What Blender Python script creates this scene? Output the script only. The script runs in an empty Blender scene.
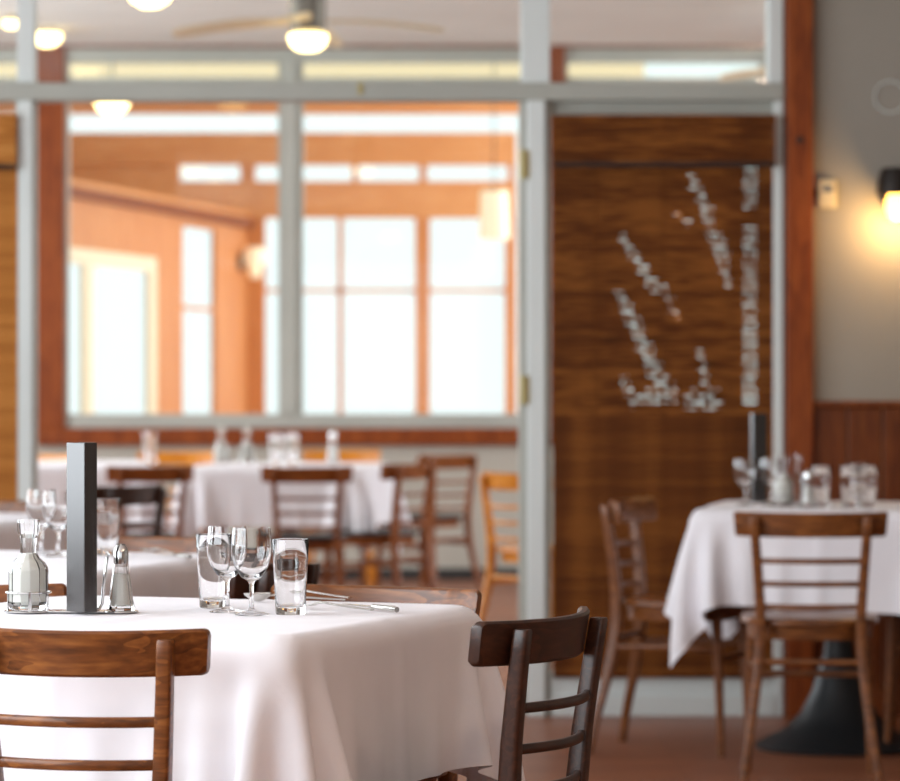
import bpy, bmesh, math, random
import numpy as np
from mathutils import Vector, Matrix
random.seed(7)
R = math.radians
D = bpy.data
SC = bpy.context.scene
COL = SC.collection

# ------------------------------------------------------------------ camera, world, light, exposure
F = 3500.0                  # focal length in pixels of the 900 px wide frame
H = 1.183                   # eye height
YH = 380.0                  # horizon row
cam_d = D.cameras.new('camera')
cam = D.objects.new('camera', cam_d); COL.objects.link(cam)
cam.location = (0, 0, H); cam.rotation_euler = (R(90), 0, 0)
cam_d.sensor_fit = 'HORIZONTAL'; cam_d.sensor_width = 36.0
cam_d.lens = F / 900 * 36.0
cam_d.shift_y = -(390.5 - YH) / 900
cam_d.clip_start = 0.05; cam_d.clip_end = 400
cam_d.dof.use_dof = True
cam_d.dof.focus_distance = 5.85
cam_d.dof.aperture_fstop = 5.2
SC.camera = cam
SC.view_settings.view_transform = 'Standard'
SC.view_settings.look = 'None'
SC.view_settings.gamma = 1.0
SC.view_settings.use_curve_mapping = False
SC.view_settings.exposure = 0.14

w = D.worlds.new('overcast_sky'); SC.world = w; w.use_nodes = True
bg = w.node_tree.nodes['Background']
bg.inputs[0].default_value = (0.90, 0.965, 1.0, 1); bg.inputs[1].default_value = 1.2

def area(name, loc, rot, sx, sy, power, color):
    l = D.lights.new(name, 'AREA'); l.shape = 'RECTANGLE'; l.size = sx; l.size_y = sy
    l.energy = power; l.color = color
    o = D.objects.new(name, l); COL.objects.link(o); o.location = loc; o.rotation_euler = rot
    return o
DAY = (0.87, 0.94, 1.0)
# daylight in the dining room windows, the rear one widened as fill
area('daylight_left_window', (-3.25, 3.9, 1.75), (0, R(-90), 0), 1.9, 5.8, 232, DAY)
area('daylight_left_window', (-3.25, 9.0, 1.75), (0, R(-90), 0), 1.9, 3.6, 90, DAY)
area('daylight_rear_window_fill', (-.4, -2.42, 1.75), (R(90), 0, R(180)), 5.0, 1.9, 120, (1, .95, .9))
area('porch_side_fill', (-4.95, 16.6, 1.95), (0, R(-90), 0), 1.8, 5.0, 225, DAY)  # unseen side light added to brighten the porch room
area('porch_side_fill', (4.45, 16.6, 1.95), (0, R(90), 0), 1.8, 5.0, 140, DAY)  # second unseen fill, from the right side of the porch room
area('sunroom_side_fill', (4.45, 23.6, 2.0), (0, R(90), 0), 2.8, 4.6, 390, DAY)  # unseen fill added for the sunroom surfaces that face the view
for lx, ly in ((1.9, 3.9), (1.5, 2.0)):       # added warm fill without fixtures, unseen, for the shaded cloth sides
    l_ = D.lights.new('warm_fill', 'POINT'); l_.energy = 25; l_.color = (1, .74, .55); l_.shadow_soft_size = .12
    o_ = D.objects.new('warm_fill', l_); COL.objects.link(o_); o_.location = (lx, ly, 2.85)
sun_d = D.lights.new('winter_sun', 'SUN'); sun_d.energy = 2.2; sun_d.angle = R(2); sun_d.color = (1, .95, .88)
sun = D.objects.new('winter_sun', sun_d); COL.objects.link(sun)
sun.rotation_euler = (R(-38), 0, R(8))        # high sun from beyond the sunroom

# ------------------------------------------------------------------ materials
def new_mat(name):
    m = D.materials.new(name); m.use_nodes = True
    nt = m.node_tree
    return m, nt, nt.nodes['Principled BSDF']
def lin(c):
    return tuple(((x/255)/12.92 if x/255 <= .04045 else ((x/255+.055)/1.055)**2.4) for x in c) + (1,)
def plain(name, rgb, rough=.6, metal=0, spec=.5):
    m, nt, b = new_mat(name)
    b.inputs['Base Color'].default_value = lin(rgb); b.inputs['Roughness'].default_value = rough
    b.inputs['Metallic'].default_value = metal; b.inputs['Specular IOR Level'].default_value = spec
    return m
def ramp(nt, stops):
    r = nt.nodes.new('ShaderNodeValToRGB'); e = r.color_ramp.elements
    while len(e) < len(stops): e.new(.5)
    for k, (p, c) in enumerate(stops): e[k].position = p; e[k].color = lin(c)
    return r
def wood(name, dark, mid, light, scale=(3, 22, 22), rough=.32, figure=7.0, bump=.02, nscale=2.2, fw=.2, spec=.5):
    m, nt, b = new_mat(name); N, L = nt.nodes, nt.links
    tc = N.new('ShaderNodeTexCoord'); mp = N.new('ShaderNodeMapping'); mp.inputs['Scale'].default_value = scale
    oi = N.new('ShaderNodeObjectInfo'); ad = N.new('ShaderNodeVectorMath'); ad.operation = 'ADD'
    L.new(tc.outputs['Object'], mp.inputs['Vector'])
    mul = N.new('ShaderNodeMath'); mul.operation = 'MULTIPLY'; mul.inputs[1].default_value = 31.0
    L.new(oi.outputs['Random'], mul.inputs[0])
    L.new(mp.outputs[0], ad.inputs[0]); L.new(mul.outputs[0], ad.inputs[1])
    n1 = N.new('ShaderNodeTexNoise'); n1.inputs['Scale'].default_value = nscale * .35; n1.inputs['Detail'].default_value = 2
    L.new(ad.outputs[0], n1.inputs['Vector'])
    m2 = N.new('ShaderNodeMath'); m2.operation = 'MULTIPLY'; m2.inputs[1].default_value = figure
    L.new(n1.outputs[0], m2.inputs[0])
    fr = N.new('ShaderNodeMath'); fr.operation = 'FRACT'; L.new(m2.outputs[0], fr.inputs[0])
    n2 = N.new('ShaderNodeTexNoise'); n2.inputs['Scale'].default_value = nscale * 2.5; n2.inputs['Detail'].default_value = 4
    L.new(ad.outputs[0], n2.inputs['Vector'])
    mx = N.new('ShaderNodeMath'); mx.operation = 'MULTIPLY_ADD'; mx.inputs[1].default_value = fw
    n2s = N.new('ShaderNodeMath'); n2s.operation = 'MULTIPLY_ADD'; n2s.inputs[1].default_value = .6; n2s.inputs[2].default_value = .2
    L.new(n2.outputs[0], n2s.inputs[0])
    L.new(fr.outputs[0], mx.inputs[0]); L.new(n2s.outputs[0], mx.inputs[2])
    rp = ramp(nt, [(.34, dark), (.6, mid), (.86, light)])
    L.new(mx.outputs[0], rp.inputs[0]); L.new(rp.outputs[0], b.inputs['Base Color'])
    b.inputs['Roughness'].default_value = rough; b.inputs['Specular IOR Level'].default_value = spec
    bp = N.new('ShaderNodeBump'); bp.inputs['Strength'].default_value = bump; L.new(n2.outputs[0], bp.inputs['Height'])
    L.new(bp.outputs[0], b.inputs['Normal'])
    return m
def mottled(name, a, c, rough=.8, scale=3, bump=.05, bscale=40):
    m, nt, b = new_mat(name); N, L = nt.nodes, nt.links
    tc = N.new('ShaderNodeTexCoord')
    n = N.new('ShaderNodeTexNoise'); n.inputs['Scale'].default_value = scale; n.inputs['Detail'].default_value = 4
    L.new(tc.outputs['Object'], n.inputs['Vector'])
    rp = ramp(nt, [(.35, a), (.7, c)]); L.new(n.outputs[0], rp.inputs[0]); L.new(rp.outputs[0], b.inputs['Base Color'])
    n2 = N.new('ShaderNodeTexNoise'); n2.inputs['Scale'].default_value = bscale
    L.new(tc.outputs['Object'], n2.inputs['Vector'])
    bp = N.new('ShaderNodeBump'); bp.inputs['Strength'].default_value = bump; L.new(n2.outputs[0], bp.inputs['Height'])
    L.new(bp.outputs[0], b.inputs['Normal']); b.inputs['Roughness'].default_value = rough
    return m
def emit(name, rgb, strength):
    m, nt, b = new_mat(name)
    b.inputs['Base Color'].default_value = lin(rgb)
    b.inputs['Emission Color'].default_value = lin(rgb); b.inputs['Emission Strength'].default_value = strength
    return m
def glass_mat(name, rgb=(255, 255, 255), rough=0.0, ior=1.45):
    m, nt, b = new_mat(name)
    b.inputs['Base Color'].default_value = lin(rgb); b.inputs['Roughness'].default_value = rough
    b.inputs['Transmission Weight'].default_value = 1.0; b.inputs['IOR'].default_value = ior
    return m
def pane_mat(name='window_glass', tint=(.97, .99, .98, 1)):
    m = D.materials.new(name); m.use_nodes = True; nt = m.node_tree; nt.nodes.clear()
    o = nt.nodes.new('ShaderNodeOutputMaterial'); mx = nt.nodes.new('ShaderNodeMixShader'); mx.inputs[0].default_value = .03
    t = nt.nodes.new('ShaderNodeBsdfTransparent'); t.inputs[0].default_value = tint
    g = nt.nodes.new('ShaderNodeBsdfGlossy'); g.inputs['Roughness'].default_value = .02
    nt.links.new(t.outputs[0], mx.inputs[1]); nt.links.new(g.outputs[0], mx.inputs[2]); nt.links.new(mx.outputs[0], o.inputs[0])
    return m
def cloth_mat():
    m, nt, b = new_mat('white_linen'); N, L = nt.nodes, nt.links
    tc = N.new('ShaderNodeTexCoord')
    n = N.new('ShaderNodeTexNoise'); n.inputs['Scale'].default_value = 5; n.inputs['Detail'].default_value = 3
    L.new(tc.outputs['Object'], n.inputs['Vector'])
    rp = ramp(nt, [(.3, (236, 233, 238)), (.7, (243, 241, 245))]); L.new(n.outputs[0], rp.inputs[0]); L.new(rp.outputs[0], b.inputs['Base Color'])
    n2 = N.new('ShaderNodeTexNoise'); n2.inputs['Scale'].default_value = 420; n2.inputs['Detail'].default_value = 1
    L.new(tc.outputs['Object'], n2.inputs['Vector'])
    bp = N.new('ShaderNodeBump'); bp.inputs['Strength'].default_value = .08; bp.inputs['Distance'].default_value = .002
    L.new(n2.outputs[0], bp.inputs['Height']); L.new(bp.outputs[0], b.inputs['Normal'])
    b.inputs['Roughness'].default_value = .85; b.inputs['Sheen Weight'].default_value = .15
    b.inputs['Specular IOR Level'].default_value = .2
    return m
def bamboo_mat(name, a, c, d):
    m, nt, b = new_mat(name); N, L = nt.nodes, nt.links
    tc = N.new('ShaderNodeTexCoord'); mp = N.new('ShaderNodeMapping'); mp.inputs['Scale'].default_value = (9, 9, 130)
    L.new(tc.outputs['Object'], mp.inputs['Vector'])
    n = N.new('ShaderNodeTexNoise'); n.inputs['Scale'].default_value = 1.0; n.inputs['Detail'].default_value = 4
    L.new(mp.outputs[0], n.inputs['Vector'])
    n3 = N.new('ShaderNodeTexNoise'); n3.inputs['Scale'].default_value = 2.2
    L.new(tc.outputs['Object'], n3.inputs['Vector'])
    ad = N.new('ShaderNodeMath'); ad.operation = 'MULTIPLY_ADD'; ad.inputs[1].default_value = .6
    L.new(n3.outputs[0], ad.inputs[0]); L.new(n.outputs[0], ad.inputs[2])
    oi = N.new('ShaderNodeObjectInfo'); a3 = N.new('ShaderNodeMath'); a3.operation = 'MULTIPLY_ADD'; a3.inputs[1].default_value = .15
    L.new(oi.outputs['Random'], a3.inputs[0]); L.new(ad.outputs[0], a3.inputs[2])
    rp = ramp(nt, [(.55, a), (.85, c), (1.0, d)]); L.new(a3.outputs[0], rp.inputs[0]); L.new(rp.outputs[0], b.inputs['Base Color'])
    b.inputs['Roughness'].default_value = .7; b.inputs['Specular IOR Level'].default_value = .15
    return m
def floor_mat():
    m, nt, b = new_mat('floor_planks'); N, L = nt.nodes, nt.links
    tc = N.new('ShaderNodeTexCoord')
    br = N.new('ShaderNodeTexBrick'); br.inputs['Scale'].default_value = 1
    br.inputs['Brick Width'].default_value = 1.4; br.inputs['Row Height'].default_value = .09; br.inputs['Mortar Size'].default_value = .0015
    br.inputs['Color1'].default_value = lin((180, 116, 82)); br.inputs['Color2'].default_value = lin((160, 98, 68)); br.inputs['Mortar'].default_value = lin((60, 34, 24))
    L.new(tc.outputs['Object'], br.inputs['Vector'])
    mp = N.new('ShaderNodeMapping'); mp.inputs['Scale'].default_value = (2, 30, 1); L.new(tc.outputs['Object'], mp.inputs['Vector'])
    n = N.new('ShaderNodeTexNoise'); n.inputs['Scale'].default_value = 2; n.inputs['Detail'].default_value = 5; L.new(mp.outputs[0], n.inputs['Vector'])
    rp = ramp(nt, [(.3, (150, 140, 132)), (.75, (255, 250, 246))]); L.new(n.outputs[0], rp.inputs[0])
    mx = N.new('ShaderNodeMix'); mx.data_type = 'RGBA'; mx.blend_type = 'MULTIPLY'; mx.inputs[0].default_value = .8
    L.new(br.outputs[0], mx.inputs[6]); L.new(rp.outputs[0], mx.inputs[7]); L.new(mx.outputs[2], b.inputs['Base Color'])
    b.inputs['Roughness'].default_value = .38
    return m
M = {}
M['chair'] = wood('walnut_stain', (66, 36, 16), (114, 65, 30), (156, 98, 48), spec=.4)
M['chair_shaded'] = wood('shaded_walnut_stain', (36, 20, 14), (56, 31, 20), (80, 46, 29))  # walnut darkened for chairs in shadow, shade put into the colour
M['chair_warm'] = wood('warm_beech_stain', (84, 42, 16), (132, 70, 28), (168, 102, 46), spec=.3)
M['honey'] = wood('honey_beech', (172, 92, 20), (212, 132, 36), (232, 164, 66), spec=.3)
M['trim'] = wood('red_cedar_trim', (92, 38, 12), (132, 62, 22), (158, 84, 34), scale=(16, 16, 2), rough=.5, figure=4, spec=.25)
M['board'] = wood('beadboard_cedar', (76, 32, 9), (110, 52, 16), (134, 72, 28), scale=(16, 16, 2), rough=.45, figure=4, spec=.3)
M['orange'] = wood('sunroom_pine', (204, 130, 68), (218, 148, 86), (230, 168, 108), scale=(1, 8, 8), rough=.55, figure=3)
M['orange_v'] = wood('sunroom_pine_upright', (194, 116, 60), (208, 134, 76), (222, 154, 96), scale=(8, 8, 1), rough=.55, figure=3)
M['cloth'] = cloth_mat()
M['paint'] = mottled('grey_white_paint', (218, 225, 223), (226, 232, 230), .5, 2, .02)
M['paint_grey'] = mottled('sash_grey_paint', (168, 169, 160), (178, 179, 170), .5, 2, .02)
M['wall'] = mottled('taupe_wall_paint', (150, 143, 132), (157, 150, 139), .85, 2, .04, 120)
M['lowwall'] = mottled('grey_wall_paint', (176, 170, 158), (184, 178, 166), .85, 2, .04, 120)
M['ceiling'] = mottled('ceiling_paint', (226, 222, 217), (232, 228, 223), .9, 2, .03, 90)
M['floor'] = floor_mat()
M['bamboo'] = bamboo_mat('woven_bamboo', (62, 30, 8), (98, 52, 17), (134, 80, 32))
M['bamboo_sunlit'] = bamboo_mat('woven_bamboo_sunlit', (140, 82, 32), (190, 122, 56), (216, 154, 84))  # lit copy of the bamboo, daylight put into the colour
M['iron'] = plain('black_cast_iron', (30, 32, 34), .5, 0)
M['chrome'] = plain('chrome', (215, 215, 215), .14, 1)
M['steel'] = plain('brushed_steel', (138, 133, 124), .22, 1)
M['silver'] = plain('cutlery_steel', (215, 213, 208), .16, 1)
M['glass'] = glass_mat('clear_glass')
M['pane'] = pane_mat()
M['pane_cream'] = pane_mat('cream_tinted_glass', (.98, .85, .66, 1))
M['dressing'] = plain('creamy_dressing', (240, 240, 232), .4)
M['amber'] = plain('amber_vinegar', (150, 76, 26), .3)
M['salt'] = plain('salt_grains', (225, 222, 215), .8)
M['leather'] = plain('black_leatherette', (34, 26, 25), .24)
M['leather'].node_tree.nodes['Principled BSDF'].inputs['IOR'].default_value = 1.75
M['paper'] = plain('menu_paper', (225, 220, 212), .8)
M['black'] = plain('dark_bronze', (34, 26, 20), .45, .3)
M['cream'] = plain('cream_paint', (240, 224, 190), .6)
M['shade'] = emit('cream_lamp_shade', (248, 234, 200), .35)
M['bulb'] = emit('lit_bulb_glass', (255, 226, 160), 6.0)
M['bulb_warm'] = emit('warm_lit_bulb', (255, 190, 84), 9.0)
M['brass'] = plain('dull_brass', (172, 158, 110), .45, .6)
M['blade'] = plain('pale_maple_blade', (226, 204, 168), .5)
M['plate'] = plain('ivory_plastic', (214, 196, 158), .5)
M['snow'] = plain('snow', (246, 248, 252), .9)
M['seat'] = plain('black_vinyl_seat', (30, 24, 22), .5)
M['valance_shadow'] = plain('dark_brown_shadow', (44, 24, 14), .8)  # dark tone of the shadow line below the valance
M['basetrim'] = plain('dark_baseboard', (46, 42, 40), .6)

# ------------------------------------------------------------------ mesh helpers
class MB:
    def __init__(s): s.v = []; s.f = []
    def box(s, x0, x1, y0, y1, z0, z1):
        n = len(s.v)
        s.v += [(x0,y0,z0),(x1,y0,z0),(x1,y1,z0),(x0,y1,z0),(x0,y0,z1),(x1,y0,z1),(x1,y1,z1),(x0,y1,z1)]
        s.f += [tuple(n+i for i in q) for q in ((0,3,2,1),(4,5,6,7),(0,1,5,4),(1,2,6,5),(2,3,7,6),(3,0,4,7))]
        return s
    def sweep(s, path, wd, ax1, ax2, k=12, p=4.0):
        """superellipse section swept along path; wd = list of (half1, half2)"""
        n0 = len(s.v); a1 = Vector(ax1); a2 = Vector(ax2)
        for c, (h1, h2) in zip(path, wd):
            c = Vector(c)
            for j in range(k):
                t = 2*math.pi*(j+.5)/k; ct, st = math.cos(t), math.sin(t)
                e1 = math.copysign(abs(ct)**(2/p), ct)*h1; e2 = math.copysign(abs(st)**(2/p), st)*h2
                s.v.append(tuple(c + a1*e1 + a2*e2))
        for i in range(len(path)-1):
            for j in range(k):
                a = n0+i*k+j; b = n0+i*k+(j+1) % k
                s.f.append((a, b, b+k, a+k))
        s.f.append(tuple(n0+j for j in reversed(range(k))))
        e = n0+(len(path)-1)*k
        s.f.append(tuple(e+j for j in range(k)))
        return s
    def tube(s, path, r, k=8, closed=False):
        pts = [Vector(p) for p in path]; n0 = len(s.v); m = len(pts)
        up = Vector((0, 0, 1))
        for i, c in enumerate(pts):
            if closed: t = pts[(i+1) % m]-pts[i-1]
            else: t = pts[min(i+1, m-1)]-pts[max(i-1, 0)]
            t.normalize()
            a = t.cross(up)
            if a.length < .05: a = t.cross(Vector((1, 0, 0)))
            a.normalize(); b = a.cross(t).normalized()
            rr = r[i] if isinstance(r, (list, tuple)) else r
            for j in range(k):
                q = 2*math.pi*j/k
                s.v.append(tuple(c+a*math.cos(q)*rr+b*math.sin(q)*rr))
        for i in range(m if closed else m-1):
            for j in range(k):
                i2 = (i+1) % m
                s.f.append((n0+i*k+j, n0+i*k+(j+1) % k, n0+i2*k+(j+1) % k, n0+i2*k+j))
        if not closed:
            s.f.append(tuple(n0+j for j in reversed(range(k)))); e = n0+(m-1)*k
            s.f.append(tuple(e+j for j in range(k)))
        return s
    def lathe(s, prof, k=32, c=(0, 0, 0)):
        """profile of (r, z); ends with r == 0 close with a point"""
        n0 = len(s.v); rows = []
        for r, z in prof:
            if r <= 1e-6:
                rows.append([len(s.v)]); s.v.append((c[0], c[1], c[2]+z))
            else:
                rows.append(list(range(len(s.v), len(s.v)+k)))
                s.v += [(c[0]+r*math.cos(2*math.pi*j/k), c[1]+r*math.sin(2*math.pi*j/k), c[2]+z) for j in range(k)]
        for a, b in zip(rows, rows[1:]):
            if len(a) == 1 and len(b) == 1: continue
            for j in range(k):
                j2 = (j+1) % k
                if len(a) == 1: s.f.append((a[0], b[j2], b[j]))
                elif len(b) == 1: s.f.append((a[j], a[j2], b[0]))
                else: s.f.append((a[j], a[j2], b[j2], b[j]))
        return s
    def mesh(s, name, mat, smooth=True, angle=38):
        me = D.meshes.new(name); me.from_pydata(s.v, [], s.f)
        bm = bmesh.new(); bm.from_mesh(me); bmesh.ops.recalc_face_normals(bm, faces=bm.faces); bm.to_mesh(me); bm.free()
        me.materials.append(mat)
        if smooth:
            me.polygons.foreach_set('use_smooth', [True]*len(me.polygons)); me.set_sharp_from_angle(angle=R(angle))
        return me
    def build(s, name, mat, parent=None, smooth=True, bevel=0, angle=38):
        return link(name, s.mesh(name, mat, smooth, angle), parent, bevel)
def link(name, me, parent=None, bevel=0):
    o = D.objects.new(name, me); COL.objects.link(o)
    if parent: o.parent = parent
    if bevel:
        b = o.modifiers.new('bevel', 'BEVEL'); b.width = bevel; b.segments = 2; b.limit_method = 'ANGLE'
    return o
def empty(name, loc=(0, 0, 0), rz=0):
    o = D.objects.new(name, None); COL.objects.link(o); o.location = loc; o.rotation_euler = (0, 0, rz)
    o.empty_display_size = .1
    return o
def tag(o, label, cat, group=None):
    o['label'] = label; o['category'] = cat
    if group: o['group'] = group
    return o
def struct(o, label, cat):
    o['kind'] = 'structure'; o['label'] = label; o['category'] = cat
    return o
def B(x0, x1, y0, y1, z0, z1): return MB().box(x0, x1, y0, y1, z0, z1)
def copy_tree(o, parent=None):
    c = o.copy(); COL.objects.link(c); c.parent = parent
    for ch in list(o.children): copy_tree(ch, c)
    return c
def px(x, d): return (x-450)*d/F           # lateral position of a pixel column at a known distance
def pz(y, d): return H-(y-YH)*d/F          # height of a pixel row at a known distance

# ------------------------------------------------------------------ building shell
Y1, Y2, Y3 = 12.32, 20.70, 26.50           # partition, porch window wall, sunroom far wall
XL, XR = -3.3, 4.5
CZ = 3.16
struct(B(-6, 6, -2.6, 27.0, -.1, 0).build('floor', M['floor'], smooth=False), 'reddish brown wooden plank floor', 'floor')
struct(B(-6, 6, -2.6, Y2+.12, CZ, CZ+.12).build('ceiling', M['ceiling'], smooth=False), 'pale grey painted ceiling', 'ceiling')
struct(B(-6, 6, Y2+.12, 27.0, 4.1, 4.2).build('ceiling', M['ceiling'], smooth=False), 'high pale ceiling of the sunroom behind the windows', 'ceiling')

# dining room side walls with their window openings
def wall_with_holes(name, x0, x1, ya, yb, zt, holes, mat, label):
    """wall slab in the Y direction, holes = (y0, y1, z0, z1) sorted"""
    m = MB(); y = ya
    for h0, h1, z0, z1 in holes:
        m.box(x0, x1, y, h0, 0, zt); m.box(x0, x1, h0, h1, 0, z0); m.box(x0, x1, h0, h1, z1, zt); y = h1
    m.box(x0, x1, y, yb, 0, zt)
    return struct(m.build(name, mat, smooth=False), label, 'wall')
wall_with_holes('wall_left', XL-.12, XL, -2.5, Y1, CZ, [(1.0, 6.8, .8, 2.7), (7.2, 10.8, .8, 2.7)], M['wall'], 'taupe side wall with two wide windows left of the dining room')
wall_with_holes('wall_right', XR, XR+.12, -2.5, Y1, CZ, [], M['wall'], 'taupe side wall right of the dining room')
m = MB(); m.box(XL, -2.9, -2.6, -2.5, 0, CZ); m.box(2.1, XR, -2.6, -2.5, 0, CZ); m.box(-2.9, 2.1, -2.6, -2.5, 0, .8); m.box(-2.9, 2.1, -2.6, -2.5, 2.7, CZ)
struct(m.build('wall_rear', M['wall'], smooth=False), 'taupe wall with a window at the rear of the dining room', 'wall')
wall_with_holes('wall_left', -5.12, -5.0, Y1, Y2+.12, CZ, [(14.1, 19.1, .7, 2.85)], M['lowwall'], 'grey side wall left of the porch room')
wall_with_holes('wall_right', XR, XR+.12, Y1+.12, Y2, CZ, [(14.1, 19.1, .7, 2.85)], M['lowwall'], 'grey side wall right of the porch room')
wall_with_holes('wall_right', XR, XR+.12, Y2+.12, 27.0, 4.2, [(21.3, 25.9, .6, 3.4)], M['orange_v'], 'pine side wall right of the sunroom')

# ---- partition between dining room and porch room (plane Y1)
wb = B(1.275, XR, Y1, Y1+.12, 0, CZ).build('wall_back', M['wall'], smooth=False)
struct(wb, 'taupe wall with brown wainscot right of the bamboo blind', 'wall')
x = 1.277; k = 0
board_me = B(.0, .119, -.014, 0, .10, 1.085).mesh('board', M['board'], False)
while x < 3.6:
    o = link('board', board_me, wb, .004); o.location = (x, Y1, 0); x += .123
B(1.277, 3.62, Y1-.03, Y1, 1.085, 1.11).build('cap_rail', M['board'], wb, bevel=.006)
B(1.277, 3.62, Y1-.022, Y1, 0, .10).build('skirting', M['board'], wb, bevel=.004)
struct(B(XL-.1, px(-200, Y1), Y1, Y1+.12, 0, CZ).build('wall_back', M['wall'], smooth=False), 'taupe wall piece at the far left of the partition', 'wall')
t = B(px(785, Y1), px(812, Y1), Y1-.05, Y1+.13, 0, CZ).build('trim_1', M['trim'], bevel=.006, smooth=False)
struct(t, 'reddish brown timber post between blind and taupe wall', 'trim')
MB().sweep([(px(799, Y1), Y1-.0505, pz(141, Y1)+.01), (px(799, Y1), Y1-.0505, pz(141, Y1)-.01)], [(.012, .002)]*2, (1, 0, 0), (0, 1, 0)).build('knot', M['black'], t)

ZB0, ZB1 = pz(101, Y1), pz(83, Y1)
wf = B(px(-200, Y1), px(784, Y1), Y1-.02, Y1+.09, ZB0, ZB1).build('window_1', M['paint_grey'], bevel=.006, smooth=False)
struct(wf, 'grey white painted timber partition frame with glazed transoms', 'window')
# posts: each a moulded upright of a wide body, a proud face strip and a narrow stop
def post(x0, x1, f0, f1):
    B(px(x0, Y1), px(x1, Y1), Y1, Y1+.10, 0, ZB0).build('post', M['paint_grey'], wf, bevel=.004, smooth=False)
    B(px(f0, Y1), px(f1, Y1), Y1-.035, Y1, 0, ZB0-.0).build('post_face', M['paint'], wf, bevel=.005, smooth=False)
    B(px(x0+2, Y1), px(x1-1, Y1), Y1, Y1+.10, ZB1, CZ-.005).build('upper_post', M['paint'], wf, bevel=.004, smooth=False)
post(15, 35, 19, 33)
post(519, 551, 527, 545)
B(px(774, Y1), px(783, Y1), Y1-.01, Y1+.10, 0, ZB0).build('post', M['paint'], wf, bevel=.004, smooth=False)
B(px(768, Y1), px(783, Y1), Y1-.01, Y1+.10, ZB1, CZ-.005).build('upper_post', M['paint'], wf, bevel=.004, smooth=False)
B(px(551, Y1), px(774, Y1), Y1+.03, Y1+.10, pz(114, Y1), ZB0).build('blind_head', M['paint_grey'], wf, smooth=False)
B(px(551, Y1), px(774, Y1), Y1, Y1+.08, 0, pz(672, Y1)).build('kick_panel', M['paint'], wf, bevel=.004, smooth=False)
B(px(551, Y1), px(774, Y1), Y1-.015, Y1, 0, .075).build('skirting', M['paint'], wf, bevel=.004, smooth=False)
B(px(-200, Y1), px(15, Y1), Y1, Y1+.08, 0, pz(672, Y1)).build('kick_panel', M['paint'], wf, bevel=.004, smooth=False)
for a, b in ((-200, 17), (34, 521), (550, 768)):
    B(px(a, Y1), px(b, Y1), Y1+.045, Y1+.049, ZB1, CZ-.005).build('pane', M['pane'], wf, smooth=False)
for a, b in ((-200, 15), (551, 774)):
    B(px(a, Y1), px(b, Y1), Y1+.055, Y1+.059, pz(672, Y1), ZB0).build('pane', M['pane'], wf, smooth=False)
for yy in (165, 390):
    hg = B(px(519, Y1), px(529, Y1), Y1-.041, Y1-.034, pz(yy+14, Y1), pz(yy-14, Y1)).build('hinge', M['brass'], wf, bevel=.002)
    MB().tube([(px(522, Y1), Y1-.043, pz(yy+15, Y1)), (px(522, Y1), Y1-.043, pz(yy-15, Y1))], .006).build('hinge_pin', M['brass'], hg)
B(px(358, Y1), px(363, Y1), Y1-.026, Y1-.02, pz(95, Y1), pz(83, Y1)).build('catch', M['brass'], wf)

# ---- porch window wall (plane Y2)
lw = B(-5, 6, Y2, Y2+.12, 0, pz(445, Y2)).build('wall_far', M['lowwall'], smooth=False)
struct(lw, 'grey low wall under the brown sill in the porch room', 'wall')
struct(B(-5, XR, Y2-.02, Y2, 0, .07).build('baseboard_far', M['basetrim'], smooth=False), 'dark baseboard under the grey low wall', 'baseboard')
tb = B(px(37, Y2), px(565, Y2), Y2-.05, Y2+.13, pz(445, Y2), pz(428, Y2)).build('trim_2', M['trim'], bevel=.006, smooth=False)
struct(tb, 'reddish brown timber sill and posts around the porch window', 'trim')
B(px(37, Y2), px(65, Y2), Y2-.04, Y2+.13, pz(428, Y2), pz(48, Y2)).build('post', M['trim'], tb, bevel=.006, smooth=False)
B(px(538, Y2), px(565, Y2), Y2-.04, Y2+.13, pz(428, Y2), pz(48, Y2)).build('post', M['trim'], tb, bevel=.006, smooth=False)
B(-5, XR, Y2-.03, Y2+.13, pz(48, Y2), pz(44, Y2)+.002).build('head_strip', M['trim'], tb, smooth=False)
for a, b in ((780, 1000),): B(px(a, Y2), px(b, Y2), Y2-.04, Y2+.13, pz(445, Y2), pz(48, Y2)).build('post', M['trim'], tb, smooth=False)
B(px(565, Y2), px(780, Y2), Y2-.05, Y2+.13, pz(445, Y2), pz(428, Y2)).build('sill', M['trim'], tb, smooth=False)

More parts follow.
